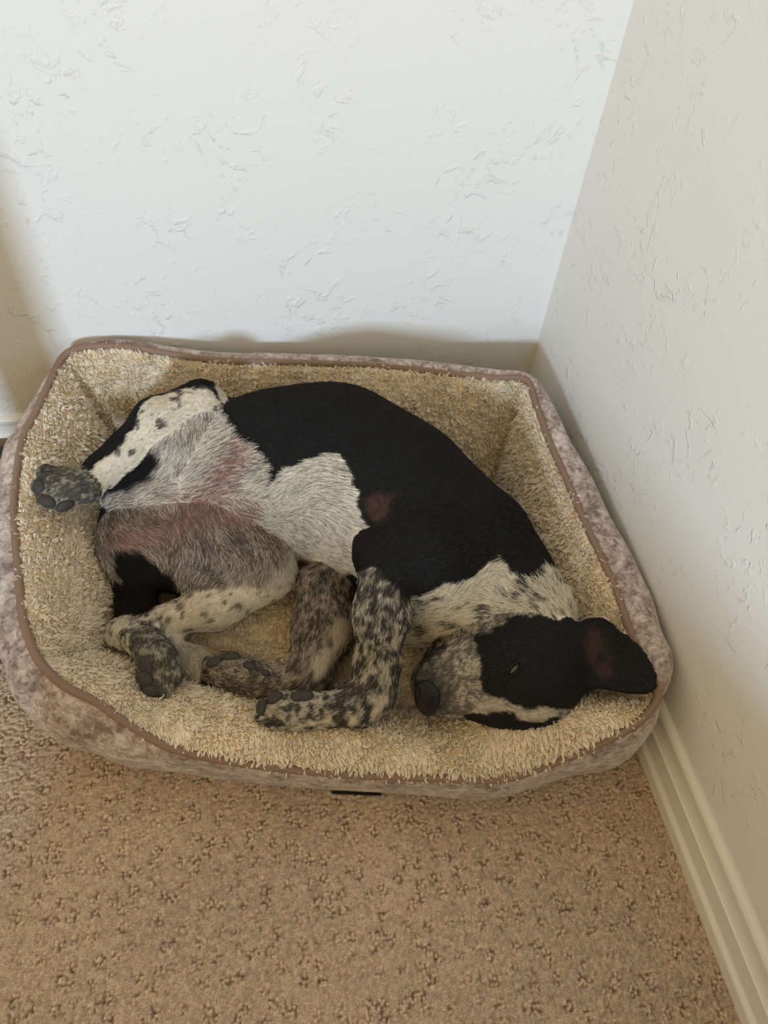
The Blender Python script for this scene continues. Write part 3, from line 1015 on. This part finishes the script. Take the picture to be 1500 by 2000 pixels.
MARKS = {
    'belly_white': [(-0.4543, -0.0785), (-0.4233, -0.0953), (-0.4061, -0.1145), (-0.4036, -0.1397), (-0.4007, -0.1622), (-0.3971, -0.1788), (-0.3784, -0.2395), (-0.4784, -0.257), (-0.6001, -0.2288), (-0.6156, -0.1462), (-0.5525, -0.078), (-0.4797, -0.0397)],
    'chest_white': [(-0.4007, -0.1655), (-0.3939, -0.1424), (-0.3807, -0.1274), (-0.3463, -0.1128), (-0.3093, -0.1042), (-0.2907, -0.1255), (-0.2827, -0.1559), (-0.2782, -0.1826), (-0.2659, -0.2032), (-0.2717, -0.2646), (-0.3779, -0.2527), (-0.3965, -0.206)],
    'neck_white': [(-0.2225, -0.2823), (-0.2016, -0.2798), (-0.1763, -0.2648), (-0.1471, -0.2551), (-0.1338, -0.2475), (-0.1143, -0.2326), (-0.101, -0.2432), (-0.0982, -0.2561), (-0.0671, -0.2601), (-0.0397, -0.2509), (0.0166, -0.3004), (-0.0124, -0.3271), (-0.1031, -0.3318), (-0.2189, -0.3667), (-0.2442, -0.317)],
    'armpit': [(-0.2744, -0.1629), (-0.2566, -0.1548), (-0.2364, -0.1567), (-0.2427, -0.1775), (-0.2578, -0.1976), (-0.2661, -0.1883)],
    'pink': [(-0.5924, -0.2167), (-0.5483, -0.204), (-0.509, -0.1854), (-0.4797, -0.1552), (-0.4584, -0.1217), (-0.4477, -0.1016)],
    'pink_low': [(-0.5924, -0.2187), (-0.5281, -0.1973), (-0.4688, -0.1841), (-0.4245, -0.1801)],
    'shank_black': [(-0.6217, -0.1299), (-0.6196, -0.1164), (-0.5891, -0.0898), (-0.576, -0.0662), (-0.5678, -0.0383), (-0.5571, -0.022), (-0.5211, -0.0094), (-0.4862, -0.0099), (-0.4668, -0.0391), (-0.5051, 0.0468), (-0.5996, 0.05), (-0.6659, -0.003), (-0.6788, -0.0886)],
    'rumpR_black': [(-0.6147, -0.123), (-0.5892, -0.109), (-0.5684, -0.0917), (-0.5457, -0.0979), (-0.5413, -0.1148), (-0.5592, -0.1385), (-0.5877, -0.1533), (-0.6326, -0.1566)],
    'rumpL_black': [(-0.608, -0.2296), (-0.5668, -0.2318), (-0.5482, -0.245), (-0.5286, -0.2527), (-0.5179, -0.281), (-0.518, -0.3011), (-0.5468, -0.3126), (-0.5848, -0.3233), (-0.6015, -0.3233)],
    'hock': [(-0.6035, -0.3208), (-0.574, -0.3142), (-0.5337, -0.3074), (-0.5135, -0.3203), (-0.5264, -0.3366), (-0.5409, -0.3458), (-0.5813, -0.3428)],
    'tail_white': [(-0.5293, -0.3265), (-0.4344, -0.328), (-0.4241, -0.3946), (-0.512, -0.382)],
    'head_black': [(-0.1458, -0.3281), (-0.1425, -0.3411), (-0.1402, -0.3522), (-0.1408, -0.3671), (-0.1372, -0.3827), (-0.1273, -0.3881), (-0.1146, -0.391), (-0.1016, -0.3969), (-0.0889, -0.3997), (-0.0687, -0.4016), (-0.05, -0.4006), (-0.0061, -0.418), (0.0897, -0.4137), (0.1225, -0.3076), (-0.0178, -0.3058), (-0.0403, -0.3056), (-0.0701, -0.3026), (-0.0989, -0.3054), (-0.1133, -0.3127), (-0.1286, -0.3218)],
    'head_black_far': [(-0.157, -0.4152), (-0.1319, -0.4126), (-0.1197, -0.4077), (-0.1074, -0.4091), (-0.0894, -0.4181), (-0.0733, -0.4185), (-0.0544, -0.4122), (-0.0408, -0.4361), (-0.081, -0.459), (-0.1399, -0.4577)],
    'blaze': [(-0.1467, -0.399), (-0.1276, -0.3937), (-0.1052, -0.4017), (-0.0703, -0.4041), (-0.0504, -0.4032), (-0.0557, -0.412), (-0.0746, -0.4176), (-0.0925, -0.416), (-0.1103, -0.4073), (-0.1432, -0.4096)],
    'lip': [(-0.2124, -0.3863), (-0.2116, -0.374), (-0.2058, -0.3629), (-0.1929, -0.3516), (-0.1793, -0.3425)],
    'muzzle_dark': [(-0.2191, -0.372), (-0.1947, -0.3547), (-0.177, -0.3648), (-0.1705, -0.3842), (-0.1722, -0.41), (-0.1966, -0.4234), (-0.2232, -0.4131)],
    'ear_inner': [(-0.0124, -0.3271), (0.0047, -0.3187), (0.0173, -0.3305), (0.0194, -0.3565), (0.0309, -0.3687), (0.0132, -0.3757), (-0.0005, -0.3655), (-0.0101, -0.3473)],
    'fore_black': [(-0.2888, -0.2045), (-0.1959, -0.2029), (-0.1952, -0.2768), (-0.2206, -0.285), (-0.2393, -0.2642), (-0.2594, -0.2473), (-0.2736, -0.2372), (-0.28, -0.2271)],
    'knee_white': [(-0.493, -0.3002), (-0.4479, -0.271), (-0.4023, -0.2615), (-0.3705, -0.2338), (-0.3643, -0.2928), (-0.4045, -0.317), (-0.4527, -0.3306), (-0.5174, -0.3378), (-0.5262, -0.3266)],
    'foreL_white': [(-0.312, -0.3153), (-0.286, -0.2928), (-0.3011, -0.3417), (-0.3157, -0.3714), (-0.3313, -0.391), (-0.3376, -0.3686), (-0.3209, -0.3394)],
    'wrist_white': [(-0.2924, -0.4168), (-0.2503, -0.3785), (-0.2382, -0.4078), (-0.2797, -0.429), (-0.338, -0.4303), (-0.3654, -0.4363), (-0.3286, -0.423)]}
FEATS = {
    'paw_pad': [((-0.7546, -0.2721, 0.2397), (0.5967, 0.7908, 0.1364), (-0.2708, 0.0384, 0.9619), (0.01099, 0.00776, 0.00517)), ((-0.7588, -0.2879, 0.2371), (0.0284, -0.6869, -0.7262), (-0.15, -0.7212, 0.6763), (0.01089, 0.00769, 0.00512)), ((-0.7499, -0.3044, 0.2308), (0.8779, -0.143, -0.4569), (0.1881, -0.7746, 0.6038), (0.01149, 0.00766, 0.00511)), ((-0.7305, -0.3072, 0.2226), (0.8753, 0.4818, -0.0422), (0.4544, -0.7893, 0.4129), (0.01159, 0.00708, 0.00515)), ((-0.6416, -0.5029, 0.1448), (0.1692, -0.8261, -0.5376), (-0.4429, -0.551, 0.7073), (0.01227, 0.00921, 0.00552)), ((-0.6436, -0.5171, 0.1361), (0.4351, -0.6656, -0.6064), (-0.0381, -0.6865, 0.7261), (0.01102, 0.00918, 0.00551)), ((-0.6371, -0.5287, 0.1279), (0.9007, -0.0869, -0.4257), (0.2325, -0.7312, 0.6413), (0.01103, 0.00735, 0.00551)), ((-0.5631, -0.493, 0.1125), (0.9956, 0.0552, 0.0758), (-0.0782, 0.0424, 0.996), (0.01159, 0.00709, 0.0058)), ((-0.5423, -0.4915, 0.1186), (0.9918, -0.1264, 0.0182), (0.0212, 0.3036, 0.9526), (0.01223, 0.00644, 0.0058)), ((-0.5203, -0.5091, 0.1208), (0.8573, -0.5144, 0.0211), (0.0885, 0.1878, 0.9782), (0.00957, 0.00574, 0.00574)), ((-0.5016, -0.5216, 0.1221), (0.8504, -0.5063, -0.1433), (0.1339, -0.055, 0.9895), (0.00571, 0.00444, 0.00444)), ((-0.5094, -0.5693, 0.1312), (0.3155, 0.765, 0.5615), (-0.4004, -0.4291, 0.8097), (0.01034, 0.00608, 0.00547)), ((-0.493, -0.5619, 0.1361), (0.8928, 0.3663, 0.262), (-0.2132, -0.1687, 0.9623), (0.01037, 0.00671, 0.00549)), ((-0.4606, -0.5661, 0.1391), (0.9919, -0.1008, 0.0771), (-0.057, 0.1887, 0.9804), (0.01465, 0.00793, 0.0061)), ((-0.4126, -0.5602, 0.1407), (0.8746, 0.0394, 0.4833), (-0.4786, -0.0902, 0.8734), (0.00679, 0.00555, 0.00494))],
    'claw': [((-0.5777, -0.5013, 0.1047), (-0.7826, 0.3743, -0.4973), (-0.6225, -0.4749, 0.6221), (0.00708, 0.00322, 0.00322)), ((-0.5571, -0.521, 0.1032), (-0.7043, 0.4778, -0.525), (-0.6348, -0.7549, 0.1646), (0.00575, 0.00287, 0.00287)), ((-0.5171, -0.5773, 0.122), (-0.5587, 0.3051, -0.7712), (-0.8269, -0.2765, 0.4897), (0.0061, 0.00274, 0.00274)), ((-0.5048, -0.5869, 0.1161), (-0.7336, 0.3372, -0.59), (-0.6057, -0.7181, 0.3426), (0.00549, 0.00275, 0.00275)), ((-0.7652, -0.2848, 0.2399), (-0.8187, 0.5129, -0.2581), (-0.4943, -0.4009, 0.7713), (0.00513, 0.00288, 0.00288)), ((-0.7577, -0.2634, 0.2439), (-0.7406, 0.6698, -0.0528), (-0.2894, -0.247, 0.9248), (0.00454, 0.00259, 0.00259)), ((-0.6263, -0.5366, 0.1229), (0.1682, -0.2512, -0.9532), (-0.0503, -0.9679, 0.2462), (0.00492, 0.00276, 0.00276)), ((-0.6089, -0.5249, 0.1269), (0.2683, -0.0688, -0.9609), (0.3301, -0.9305, 0.1588), (0.00433, 0.00248, 0.00248))],
    'nose': [((-0.3162, -0.5975, 0.1563), (-0.1003, -0.507, -0.8561), (-0.6952, -0.5798, 0.4248), (0.02351, 0.01688, 0.00784))],
    'eye': [((-0.223, -0.6028, 0.2168), (0.7638, 0.4762, 0.4357), (-0.3306, -0.2911, 0.8977), (0.0081, 0.00289, 0.00231))],
    'eyelid': [((-0.2232, -0.603, 0.2173), (0.7638, 0.4762, 0.4357), (-0.3306, -0.2911, 0.8977), (0.01099, 0.00405, 0.00231))]}
COMB = {
    'torso': [((-0.1064, -0.2038), (-50, 50)), ((-0.1666, -0.1338), (-60, 60)), ((-0.2437, -0.0805), (-60, 50)), ((-0.324, -0.0447), (-70, 5)), ((-0.4049, -0.0645), (-50, -5)), ((-0.2886, -0.1788), (-50, 35)), ((-0.3148, -0.1336), (-50, 5)), ((-0.3482, -0.1331), (-50, -15)), ((-0.3757, -0.1524), (-30, -18)), ((-0.3365, -0.212), (-50, 40)), ((-0.2812, -0.2284), (-60, 30)), ((-0.4655, -0.1384), (50, 35)), ((-0.4446, -0.1118), (45, 10)), ((-0.4312, -0.152), (35, 15)), ((-0.4815, -0.1854), (70, 10)), ((-0.5279, -0.1986), (70, 15)), ((-0.5517, -0.1721), (-60, -10)), ((-0.5927, -0.1721), (-35, -10)), ((-0.1274, -0.2433), (-50, -40)), ((-0.1762, -0.2837), (-50, -30)), ((-0.1803, -0.3188), (-50, -20)), ((-0.0959, -0.2714), (-40, 40))],
    'neck': [((-0.0562, -0.279), (-50, 20)), ((-0.0955, -0.2964), (-60, 10)), ((-0.0367, -0.2982), (-30, 60)), ((-0.1379, -0.3161), (-60, -5)), ((-0.121, -0.2588), (-50, -20))],
    'thighR': [((-0.4859, -0.0402), (-5, -70)), ((-0.5097, -0.0627), (-20, -70)), ((-0.5272, -0.091), (-30, -60)), ((-0.4938, -0.1112), (-40, -60)), ((-0.5527, -0.1385), (-50, -35)), ((-0.5329, -0.1653), (-60, -20)), ((-0.5783, -0.1721), (-50, -15))],
    'thighL': [((-0.5471, -0.2217), (30, -15)), ((-0.5044, -0.2179), (20, -50)), ((-0.4591, -0.2114), (20, -55)), ((-0.4165, -0.2187), (20, -50)), ((-0.39, -0.2453), (0, -50)), ((-0.5123, -0.2509), (-20, -50)), ((-0.4656, -0.2571), (-30, -50))],
    'armR': [((-0.1202, -0.2098), (-60, -10)), ((-0.1722, -0.2388), (-60, -10)), ((-0.2201, -0.2332), (-60, -10)), ((-0.1592, -0.2577), (-40, -30))]}
AX_R = np.array([0.98338, -0.16973, 0.06438])    # the two axes of the plane in which the coat markings were drawn
AX_U = np.array([0.09405, 0.77971, 0.61903])
GN = [g['name'] for g in BODY]
GI = {n: i for i, n in enumerate(GN)}
BLACK, WHITE = srgb((17, 16, 17)), srgb((232, 226, 214))


def sstep(x, a, b):
    t = np.clip((x - a) / (b - a), 0, 1)
    return t * t * (3 - 2 * t)


def mix(a, b, t):
    t = np.asarray(t, float)
    return a + (b - a) * (t[:, None] if t.ndim else t)


def coat(P, gid, strand=False):
    """coat colour and hair length (m) at surface points; with strand=True single hairs pick light or dark by chance"""
    n = len(P)
    rng = np.random.default_rng(17)
    Q = np.stack([P @ AX_R, P @ AX_U], 1)
    Q = Q + 0.008 * (np.stack([vnoise(P, 85, 21), vnoise(P, 85, 22)], 1) - 0.5) + 0.004 * (np.stack([vnoise(P, 260, 23), vnoise(P, 260, 24)], 1) - 0.5)
    col = np.tile(BLACK, (n, 1))
    ln = np.full(n, 0.0055)
    n1, n2, n3 = vnoise(P, 150, 31), vnoise(P, 70, 32), vnoise(P, 330, 33)
    spots = sstep(vnoise(P, 110, 34), 0.66, 0.78)
    mott = sstep(0.45 * n1 + 0.3 * n2 + 0.25 * n3, 0.42, 0.62)

    def pick(t, hard=0.8):
        """share t of light hairs: chance per strand, blend on the skin"""
        t = np.clip(t, 0, 1)
        return (1 - hard) * t + hard * (rng.random(n) < t) if strand else t

    def is_(*a):
        return np.isin(gid, [GI[k] for k in a])

    def inside(key, soft=0.0015):
        return 1 - sstep(poly_sd(Q, MARKS[key]), -soft, soft)

    def tile(c):
        return np.tile(srgb(c), (n, 1))
    # trunk: black with a white belly and a white brisket patch
    trunk = is_('torso', 'sheath', 'thighR', 'thighL')
    w = np.maximum(inside('belly_white'), inside('chest_white')) * trunk
    w = np.where(is_('thighR', 'thighL', 'sheath'), 1.0, w)
    if strand:
        cw = mix(tile((118, 108, 104)), WHITE, pick(0.78 - 0.35 * (n2 - 0.5)))
        cR = mix(tile((112, 104, 102)), WHITE, pick(0.66 - 0.5 * (n2 - 0.5)))
        cL = mix(tile((92, 80, 74)), srgb((205, 194, 180)), pick(0.42 - 0.6 * (n2 - 0.5)))
    else:
        cw, cR, cL = tile((196, 186, 180)), tile((176, 168, 166)), tile((140, 126, 118))
    cw = np.where(is_('thighR')[:, None], cR, np.where(is_('thighL')[:, None], cL, cw))
    col = col * (1 - w[:, None]) + cw * w[:, None]
    ln = np.where(w > 0.5, 0.012, ln)
    # bare pink belly skin shows between thin hairs
    pk = np.exp(-(np.minimum(line_d(Q, MARKS['pink']) / 0.026, line_d(Q, MARKS['pink_low']) / 0.014)) ** 2) * trunk * w
    pk = pk * (1 - inside('rumpL_black'))
    skin = mix(tile((152, 114, 108)), srgb((128, 100, 96)), n1)
    col = mix(col, skin, pick(0.62 * pk, 0.9) if strand else 0.92 * pk)
    col = mix(col, srgb((66, 43, 37)), inside('armpit', 0.006) * is_('torso') * (0.75 if strand else 1.0))
    # neck and front of the chest: white with ticking
    nw = inside('neck_white') * is_('torso', 'neck', 'armR')
    tick = sstep(0.6 * vnoise(P, 75, 41) + 0.4 * n1, 0.56, 0.68)
    cn = mix(tile((232, 223, 203)), srgb((66, 60, 56)), pick(0.10 + 0.6 * tick))
    col = col * (1 - nw[:, None]) + cn * nw[:, None]
    ln = np.where(nw > 0.5, 0.012, ln)
    # raised hind leg: white with spots, black along its outer side
    c = mix(tile((228, 219, 202)), srgb((72, 66, 62)), pick(0.06 + 0.8 * spots, 0.5))
    c = mix(c, BLACK, inside('shank_black'))
    col = np.where(is_('shankR')[:, None], c, col)
    col = mix(col, srgb((20, 20, 26)), inside('rumpR_black', 0.005) * is_('thighR', 'torso'))
    # lower hind leg
    hock = inside('hock', 0.008)
    c = mix(tile((220, 210, 192)), srgb((80, 72, 68)), pick(0.10 + 0.6 * hock * sstep(n1, 0.4, 0.6) + 0.75 * np.maximum(spots, 0.8 * sstep(n2, 0.52, 0.72)), 0.6))
    col = np.where(is_('shankL')[:, None], c, col)
    kn = inside('knee_white', 0.014) * is_('thighL', 'shankL')
    col = mix(col, srgb((224, 214, 196)), 0.75 * kn * (1 - 0.8 * spots))
    col = mix(col, BLACK, inside('rumpL_black', 0.003) * is_('torso', 'thighL', 'tail'))
    col = np.where(is_('tail')[:, None], mix(np.tile(BLACK, (n, 1)), srgb((206, 194, 172)), inside('tail_white', 0.008) * (0.6 + 0.4 * pick(0.7 + 0 * n1))), col)
    ln = np.where(is_('tail'), 0.016, ln)
    # paws and forelegs: roan
    pc = mix(tile((60, 58, 55)), srgb((168, 160, 142)), pick(0.12 + 0.6 * sstep(0.5 * n1 + 0.5 * n3, 0.48, 0.66), 0.6))
    col = np.where(is_('pawR', 'pawL')[:, None], pc, col)
    rc = mix(tile((42, 39, 38)), srgb((206, 196, 178)), pick(0.07 + 0.60 * mott, 0.55))
    col = np.where(is_('handR', 'foreR')[:, None], rc, col)
    rl = mix(tile((52, 46, 43)), srgb((178, 162, 146)), pick(0.16 + 0.45 * mott, 0.75))
    col = np.where(is_('handL', 'foreL')[:, None], rl, col)
    col = mix(col, srgb((206, 192, 172)), 0.8 * inside('foreL_white', 0.005) * is_('foreL') * sstep(n2, 0.3, 0.55))
    col = mix(col, srgb((222, 210, 186)), 0.8 * inside('wrist_white', 0.004) * is_('handR', 'foreR') * sstep(n2, 0.45, 0.6))
    col = mix(col, BLACK, inside('fore_black', 0.003) * is_('foreR'))
    ln = np.where(is_('foreR', 'foreL'), 0.007, ln)
    # head: roan muzzle, black mask, white blaze
    mz = mix(tile((84, 78, 73)), srgb((205, 195, 180)), pick(0.12 + 0.50 * sstep(0.45 * n1 + 0.55 * n3, 0.40, 0.72), 0.7))
    mz = mix(mz, srgb((226, 216, 198)), 0.5 * inside('blaze', 0.006))
    mz = mix(mz, srgb((44, 42, 42)), 0.8 * inside('muzzle_dark', 0.014))
    mz = mix(mz, srgb((30, 27, 28)), np.exp(-(line_d(Q, MARKS['lip']) / 0.0035) ** 2))
    mz = mix(mz, BLACK, np.maximum(inside('head_black'), inside('head_black_far')))
    h = is_('head', 'jaw')
    col = np.where(h[:, None], mz, col)
    ln = np.where(h, 0.0032, ln)
    e = is_('ear')
    col = np.where(e[:, None], mix(np.tile(BLACK, (n, 1)), srgb((62, 37, 33)), 0.75 * inside('ear_inner', 0.007) * sstep(n2, 0.1, 0.6)), col)
    ln = np.where(e, 0.0026, ln)
    ln = np.where(is_('handR', 'handL', 'pawR', 'pawL'), 0.0042, ln)
    ln = np.where(is_('thighR', 'thighL'), 0.011, ln)
    # hair is thin over the bare belly, the inside of the ear and the armpit
    thin = np.clip(0.75 * pk + 0.8 * inside('ear_inner', 0.005) * e + 0.6 * inside('armpit', 0.004) * is_('torso'), 0, 0.9)
    return col, ln, thin


M_coat = attr_mat('short_dog_coat', 0.62, 0.25)
M_hair = attr_mat('dog_hair', 0.55, 0.3)
dog = empty('dog', (-0.42, -0.33, 0.07), 'black and white ticked puppy asleep on its side with belly showing in the fleece bed', 'dog')

VOX = 0.0030
_S, _lo = body_grid(BODY, VOX)
BV, BQ = surface_nets(_S, _lo, VOX)
BV = relax(BV, BQ, 2)
_, BG = body_sd(BV, BODY, True)
body = child(mesh_np('body', BV, BQ, M_coat), dog)
_c, _l, _t = coat(BV, BG)
paint(body, _c)

# flow of the coat: along the nearest bones, blended
FLOW = {'torso': -1, 'neck': -1, 'head': 1, 'jaw': 1}


def flow(P):
    D = np.zeros_like(P)
    W = np.zeros(len(P))
    for g in BODY:
        sg = -1.0 if g['name'] in ('torso', 'neck', 'head', 'jaw') else 1.0
        for p in g['prims']:
            if p[0] != 'c':
                continue
            a, b = np.array(p[1]), np.array(p[2])
            ax = b - a
            l = np.linalg.norm(ax)
            if l < 0.005:
                continue
            d = np.abs(sd_cone(P, a, b, p[3], p[4]))
            w = np.exp(-d / 0.012)
            D += (sg * w)[:, None] * ax / l
            W += w
    return D / np.maximum(W, 1e-9)[:, None]


_rng = np.random.default_rng(5)
_P, _N, _T, _uu, _vv = tri_sample(BV, BQ.tolist(), 620000, _rng)
_vn = np.empty((len(BV), 3), np.float32)
body.data.vertex_normals.foreach_get('vector', _vn.reshape(-1))
_N = _vn[_T[:, 0]].astype(float)
_keep = _N[:, 2] > -0.45
_P, _N = _P[_keep], _N[_keep]
_, _g = body_sd(_P, BODY, True)
_c, _l, _t = coat(_P, _g, True)
_keep = _rng.random(len(_P)) > _t
_P, _N, _g, _c, _l = _P[_keep], _N[_keep], _g[_keep], _c[_keep], _l[_keep]
_D = flow(_P)
_Q = np.stack([_P @ AX_R, _P @ AX_U], 1)
for _nm, _hints in COMB.items():
    _s = _g == GI[_nm]
    if not _s.any():
        continue
    _o = np.array([h[0] for h in _hints])
    _v = np.array([h[1] for h in _hints])
    _v = _v / np.linalg.norm(_v, axis=1, keepdims=True)
    _w = 1.0 / (((_Q[_s][:, None] - _o[None]) ** 2).sum(-1) + 2e-4) ** 2
    _w /= _w.sum(1, keepdims=True)
    _m = _w @ _v
    _D[_s] = _m[:, :1] * AX_R + _m[:, 1:] * AX_U
_D[:, 2] -= 0.10
_D -= _N * (_D * _N).sum(1, keepdims=True)
_D /= np.maximum(np.linalg.norm(_D, axis=1, keepdims=True), 1e-6)
_sw = vnoise(_P, 40, 51) - 0.5
_D = _D + 0.8 * _sw[:, None] * np.cross(_N, _D)
_lift = np.where(_l > 0.009, 0.30, 0.22)
_d = _D + _N * _lift[:, None] + _rng.normal(0, 0.12, _P.shape)
_d /= np.linalg.norm(_d, axis=1, keepdims=True)
_c = _c * (1 + _rng.normal(0, 0.14, len(_P)))[:, None].clip(0.5, 1.5)
hair('fur', _P, _d, _l * _rng.uniform(0.7, 1.25, len(_P)), 0.00030, 0.00010, _c, M_hair, body, curl=0.0002, droop=-_N * 0.18)

# ------------------------------------------------------------------ pads, claws, nose, eye
M_pad, _nt, _b = new_mat('paw_pad_leather', 0.6, 0.35)
_tc = nd(_nt, 'ShaderNodeTexCoord')
_n = nd(_nt, 'ShaderNodeTexVoronoi', Scale=700.0)
_nt.links.new(_tc.outputs['Object'], _n.inputs['Vector'])
_rp = ramp(_nt, [(0.0, srgb((74, 68, 64))), (0.8, srgb((50, 47, 46)))])
_nt.links.new(_n.outputs['Distance'], _rp.inputs['Fac'])
_nt.links.new(_rp.outputs['Color'], _b.inputs['Base Color'])
_bp = nd(_nt, 'ShaderNodeBump', Strength=0.4, Distance=0.0008)
_nt.links.new(_n.outputs['Distance'], _bp.inputs['Height'])
_nt.links.new(_bp.outputs['Normal'], _b.inputs['Normal'])
M_claw, _nt, _b = new_mat('dark_claw_horn', 0.35, 0.5)
_b.inputs['Base Color'].default_value = (0.012, 0.011, 0.010, 1)
M_nose, _nt, _b = new_mat('moist_black_nose', 0.5, 0.35)
_b.inputs['Base Color'].default_value = (*srgb((19, 18, 19)), 1)
_tc = nd(_nt, 'ShaderNodeTexCoord')
_n = nd(_nt, 'ShaderNodeTexVoronoi', Scale=520.0)
_nt.links.new(_tc.outputs['Object'], _n.inputs['Vector'])
_bp = nd(_nt, 'ShaderNodeBump', Strength=0.5, Distance=0.0008)
_nt.links.new(_n.outputs['Distance'], _bp.inputs['Height'])
_nt.links.new(_bp.outputs['Normal'], _b.inputs['Normal'])
M_dark, _nt, _b = new_mat('dark_skin', 0.55, 0.3)
_b.inputs['Base Color'].default_value = (0.004, 0.004, 0.004, 1)
M_eye, _nt, _b = new_mat('half_closed_eye', 0.12, 0.6)
_b.inputs['Base Color'].default_value = (*srgb((58, 54, 52)), 1)


def blob(name, fe, mat, parent, shape=None, nu=20, nv=12):
    """rounded solid in a surface frame; shape(lon, lat) reshapes the unit sphere point"""
    c, a, n_, rd = (np.array(q) for q in fe)
    b = np.cross(n_, a)
    V, F = [], []
    for j in range(nv + 1):
        la = math.pi * (j / nv - 0.5)
        for i in range(nu):
            lo = 2 * math.pi * i / nu
            p = np.array([math.cos(la) * math.cos(lo), math.cos(la) * math.sin(lo), math.sin(la)])
            if shape:
                p = shape(p)
            V.append(c + a * p[0] * rd[0] + b * p[1] * rd[1] + n_ * p[2] * rd[2])
    for j in range(nv):
        for i in range(nu):
            i2 = (i + 1) % nu
            F.append((j * nu + i, j * nu + i2, (j + 1) * nu + i2, (j + 1) * nu + i))
    o = mesh_obj(name, V, F, mat)
    return child(o, dog) if parent is dog else sub_world(o, parent)


def sub_world(o, part):
    """part of a part, both built in world coordinates"""
    o.parent = part
    return o


def pad_shape(p):
    return np.array([p[0] * (1 - 0.12 * p[1]), p[1] * (1 + 0.12 * p[0] ** 2), p[2] if p[2] < 0 else p[2] ** 0.9])


for fe in FEATS['paw_pad']:
    blob('paw_pad', fe, M_pad, dog, pad_shape)


def claw_shape(p):
    t = (p[0] + 1) / 2
    k = (1 - t) ** 0.6 + 0.05
    return np.array([p[0], p[1] * k, p[2] * k - 0.9 * t * t])


for fe in FEATS['claw']:
    blob('claw', fe, M_claw, dog, claw_shape)


def nose_shape(p):
    s = abs(p[0]) ** 0.85 * np.sign(p[0])
    return np.array([s, p[1] * (1 - 0.15 * p[0]), p[2] * (1 - 0.12 * math.exp(-(p[1] / 0.15) ** 2))])


nose = blob('nose', FEATS['nose'][0], M_nose, dog, nose_shape, 36, 20)
_nc, _na, _nn, _nr = (np.array(q) for q in FEATS['nose'][0])
_nb = np.cross(_nn, _na)
for _sg, _dx in ((-1, -0.22), (1, -0.05)):
    _p = _nc + _na * (_dx * _nr[0]) + _nb * (_sg * 0.50 * _nr[1]) + _nn * (0.86 * _nr[2])
    _ax = _na + _sg * -0.25 * _nb
    _ax /= np.linalg.norm(_ax)
    _sn = _nn + _sg * 0.45 * _nb
    _sn -= _ax * (_sn @ _ax)
    _sn /= np.linalg.norm(_sn)
    blob('nostril', (_p, _ax, _sn, (0.36 * _nr[0], 0.17 * _nr[1], 0.16 * _nr[1])), M_dark, nose)


def almond(p):
    return np.array([p[0], p[1] * (1 - abs(p[0]) ** 2.2) ** 0.8 if abs(p[0]) < 1 else 0.0, p[2]])


eye = blob('eye', FEATS['eye'][0], M_eye, dog, almond, 28, 12)


def eyelid(fe):
    """two soft lid rims that leave a slit"""
    c, a, n_, rd = (np.array(q) for q in fe)
    b = np.cross(n_, a)
    th = np.linspace(0, 2 * math.pi, 40, endpoint=False)
    P = np.array([c + a * math.cos(t) * rd[0] + b * math.sin(t) * rd[1] * abs(math.sin(t)) ** 0.35 + n_ * (rd[2] * 0.55 - 0.5 * rd[2] * math.cos(t) ** 2) for t in th])
    V, F = tube(P, 0.0011, 8, closed=True)
    return sub_world(mesh_obj('eyelid', V, F, M_dark), eye)


eyelid(FEATS['eyelid'][0])
